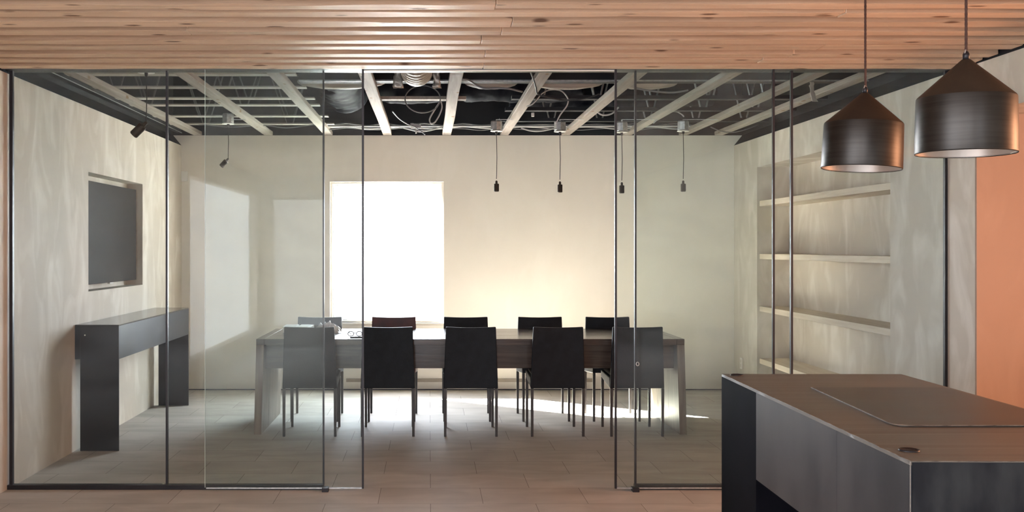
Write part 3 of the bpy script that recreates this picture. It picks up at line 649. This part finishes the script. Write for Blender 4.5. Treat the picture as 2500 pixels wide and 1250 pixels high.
c = make_chair('dark red leather dining chair across the table in front of the window', 'redleather', g2); c.location = (farX[1], yf, 0); c.rotation_euler.z = PI-.01

# ------------------------------------------------------------------ things on the table
def crumple(w, d, h, seed, n=22):
    bm = bmesh.new(); g = []
    for i in range(n+1):
        row = []
        for j in range(n+1):
            u, v = i/n*2-1, j/n*2-1; e = max(0, 1-(u*u)**1.5)*max(0, 1-(v*v)**1.5)
            z = h*e*(.55+.9*abs(noise.noise(Vector((u*3+seed, v*3, 0))))+.5*abs(noise.noise(Vector((u*8+seed, v*8, 3)))))
            row.append(bm.verts.new((u*w/2+.01*noise.noise(Vector((u*5, v*5, seed))), v*d/2, .001+z)))
        g.append(row)
    for i in range(n):
        for j in range(n): bm.faces.new((g[i][j], g[i+1][j], g[i+1][j+1], g[i][j+1]))
    return bm
o = link('plastic_film', crumple(.24, .2, .075, 3), 'film'); s = o.modifiers.new('thick', 'SOLIDIFY'); s.thickness = .002; s.offset = 1; o.location = (-.865, 8.70, TZ+.001)
tag(o, 'crumpled clear plastic film lying on the table before the left far chair', 'plastic film')
t = thing('document_box', 'flat pale document box on the left end of the table', 'box', (-1.19, 8.82, TZ), .03)
B('box_body', 'paper', [(-.055, .055, -.14, .14, 0, .046)], t, bevel=.001); B('lid', 'paper', [(-.057, .057, -.142, .142, .040, .049)], t, bevel=.001)
t = thing('document_box', 'flat pale document box with a white end, right next to the crumpled film', 'box', (-1.065, 8.82, TZ), -.03)
B('box_body', 'white', [(-.055, .055, -.14, .14, 0, .046)], t, bevel=.001); B('lid', 'paper', [(-.057, .040, -.142, .142, .040, .049)], t, bevel=.001)
# folded eyeglasses / pens: dark thin clutter
t = thing('eyeglasses', 'dark folded eyeglasses on the table beside the left sliding door edge', 'eyeglasses', (-.60, 8.28, TZ))
for s in (-1, 1):
    bm = bmesh.new(); tube(bm, [(s*.034+.024*math.cos(a), .0+.003, .024+.019*math.sin(a)) for a in [k*2*PI/20 for k in range(21)]], .0045, 6, caps=False); link('lens_rim', bm, 'black', t, smooth=True)
    bm = bmesh.new(); tube(bm, spline([(s*.058, .003, .03), (s*.06, .05, .028), (s*.05, .10, .024), (s*.045, .125, .010)], 6), .004, 6); link('temple', bm, 'black', t, smooth=True)
bm = bmesh.new(); tube(bm, [(-.011, .003, .028), (0, .001, .032), (.011, .003, .028)], .004, 6); link('bridge', bm, 'black', t, smooth=True)
o = bmesh.new(); tube(o, [(-.07, 0, .005), (.06, .02, .006)], .006, 8)
o = link('pen', o, 'black', smooth=True); o.location = (-.56, 8.16, TZ); tag(o, 'black pen on the table in front of the eyeglasses', 'pen')

# ------------------------------------------------------------------ kitchen island
HI = .92; LW, LL = .78, 1.84
t = thing('kitchen_island', 'dark steel clad kitchen island in the right foreground', 'kitchen island', (1.245, 2.65, 0), -math.radians(1.15))
bm = bmesh.new()
# countertop slab with a chipped left edge
n = 60; prof = []
for i in range(n+1):
    yy = LL*i/n; j = noise.noise(Vector((yy*9, 0, 0)))*.0025+noise.noise(Vector((yy*31, 2, 0)))*.0018*(1 if yy < .6 else .4)
    prof.append((max(0, j)+.0005, yy, HI-abs(j)*1.2))
tv = [bm.verts.new(p) for p in prof]; bv = [bm.verts.new((0, p[1], HI-.012)) for p in prof]
tr_ = [bm.verts.new((LW, p[1], HI)) for p in prof]; br_ = [bm.verts.new((LW, p[1], HI-.012)) for p in prof]
for i in range(n):
    bm.faces.new((tv[i], tv[i+1], tr_[i+1], tr_[i])); bm.faces.new((bv[i], bv[i+1], tv[i+1], tv[i])); bm.faces.new((tr_[i], tr_[i+1], br_[i+1], br_[i])); bm.faces.new((bv[i], br_[i], br_[i+1], bv[i+1]))
bm.faces.new((tv[0], tr_[0], br_[0], bv[0])); bm.faces.new((tv[-1], tr_[-1], br_[-1], bv[-1]))
link('countertop', bm, 'islandtop', t)
bm = bmesh.new(); tube(bm, [(p[0]-.0002, p[1], p[2]-.0004) for p in prof], .0013, 5, rf=lambda i: .0010+.0011*abs(noise.noise(Vector((i*.37, 0, 0))))); link('worn_edge', bm, 'edge', t)
bm = bmesh.new(); tube(bm, [(0.0, -.0002, HI-.001), (LW, -.0002, HI-.001)], .0011, 5); link('worn_edge', bm, 'edge', t)
bm = bmesh.new(); tube(bm, [(-.0002, -.0002, HI-.002), (-.0002, -.0002, .02)], .0009, 5); link('worn_edge', bm, 'edge', t)
B('side_apron', 'island', [(0, .03, .505, LL-.505, .57, HI-.012)], t); B('side_apron', 'island', [(LW-.03, LW, .505, LL-.505, .57, HI-.012)], t)
B('end_block', 'island', [(0, LW, 0, .504, .0, HI-.012)], t)
B('end_block', 'islandleg', [(0, LW, LL-.504, LL, 0, HI-.012)], t)
B('front_shade_panel', 'front', [(.004, LW-.004, -.004, -.0005, .004, HI-.004)], t)  # thin sheet added to carry the painted shade of this end
B('underside', 'islandleg', [(.03, LW-.03, .505, LL-.505, .57, .60)], t)
# inlaid cooktop with rounded near corner (local frame)
bm = bmesh.new(); R = Matrix.Rotation(math.radians(1.15), 3, 'Z')
def loc(x, y): v = R @ Vector((x-1.245, y-2.65, 0)); return (v.x, v.y)
q = [(1.436, 3.185)]
c_ = Vector((1.475, 3.154)); q = [(1.437, 3.21), (1.439, 3.185), (1.449, 3.165), (1.470, 3.155), (1.50, 3.154), (2.0, 3.154), (2.018, 3.16), (2.02, 4.0), (2.015, 4.02), (1.4986, 4.02)]
P = [loc(*p) for p in q]
a = [bm.verts.new((x, y, HI+.0005)) for x, y in P]; b = [bm.verts.new((x, y, HI+.004)) for x, y in P]
bm.faces.new(b); bm.faces.new(a[::-1])
for i in range(len(a)): bm.faces.new((a[i], a[(i+1) % len(a)], b[(i+1) % len(a)], b[i]))
link('cooktop_plate', bm, 'cooktop', t)
bm = bmesh.new(); tube(bm, [(P[i][0], P[i][1], HI+.004) for i in (9, 0, 1, 2, 3, 4, 5)], .0016, 5); link('plate_rim', bm, 'edge', t)
for wx, wy in ((1.305, 2.785), (1.332, 4.435)):
    x, y_ = loc(wx, wy); bm = bmesh.new(); lathe(bm, [(0, .001), (.019, .001), (.021, .002), (.025, .004), (.027, .002), (.027, 0)], 32); o = link('cable_grommet', bm, ['black'], t, smooth=True); o.location = (x, y_, HI)

# ------------------------------------------------------------------ pendant lamps over the island
def pendant(lab, x, y, zb, rx, ry, s=1):
    t = thing('pendant_lamp', lab, 'pendant lamp', (x, y, zb), 0, 'dark metal pendants over the island'); t.rotation_euler = (rx, ry, .6)
    R_ = .1455*s
    bm = bmesh.new(); lathe(bm, [(R_*.985, .004), (R_, 0), (R_*1.01, .003), (R_*.985, .168), (R_*.98, .172)], 72); o = link('lamp_shade', bm, 'shade', t, smooth=True)
    bm = bmesh.new(); lathe(bm, [(R_*.982, .172), (R_*.96, .177), (R_*.12, .288), (R_*.09, .292), (0, .293)], 72); link('shade_cone', bm, 'shadetop', t, smooth=True)
    bm = bmesh.new(); lathe(bm, [(R_*.988, .002), (R_*.965, .168), (R_*.1, .278), (0, .279)], 72); link('shade_lining', bm, 'shadein', t, smooth=True)
    bm = bmesh.new(); lathe(bm, [(0, .28), (.02, .28), (.02, .22), (.016, .215), (0, .215)], 20); link('bulb_holder', bm, 'black', t, smooth=True)
    bm = bmesh.new(); lathe(bm, [(0, .12), (.02, .128), (.030, .15), (.028, .175), (.014, .2), (.013, .216), (0, .217)], 24); link('bulb', bm, 'white', t, smooth=True)
    bm = bmesh.new(); tube(bm, [(.007*math.cos(a), 0, .309+.014*math.sin(a)) for a in [k*2*PI/18 for k in range(19)]], .0025, 6, caps=False); link('hanging_ring', bm, 'galv', t, smooth=True)
    bm = bmesh.new(); lathe(bm, [(0, .292), (.010, .292), (.010, .309), (.006, .317), (0, .317)], 16); link('cord_grip', bm, 'black', t, smooth=True)
    top = Matrix.Rotation(.6, 3, 'Z') @ Matrix.Rotation(ry, 3, 'Y') @ Matrix.Rotation(rx, 3, 'X') @ Vector((0, 0, .317))
    # cord is vertical in the world, so it is given in the tilted frame
    inv = (Matrix.Rotation(.6, 3, 'Z') @ Matrix.Rotation(ry, 3, 'Y') @ Matrix.Rotation(rx, 3, 'X')).inverted()
    L_ = ZC-(zb+top.z)
    pts = [inv @ (top+Vector((0, 0, L_*k/60))) for k in range(61)]
    bm = bmesh.new(); tube(bm, pts, .0042, 8, rf=lambda i: .0040+.0006*(i % 2)); link('cord', bm, 'brownflex', t, smooth=True)
    up = inv @ (top+Vector((0, 0, L_-.02)))
    bm = bmesh.new(); lathe(bm, [(0, 0), (.045, 0), (.05, .018), (0, .02)], 24); o = link('canopy', bm, 'black', t); o.location = up
pendant('smaller looking farther dark metal pendant lamp, tilted, over the far end of the island', 1.662, 3.94, 1.775, .02, .055, 1)
pendant('larger looking nearer dark metal pendant lamp over the island', 1.660, 3.17, 1.762, 0, .012, .985)
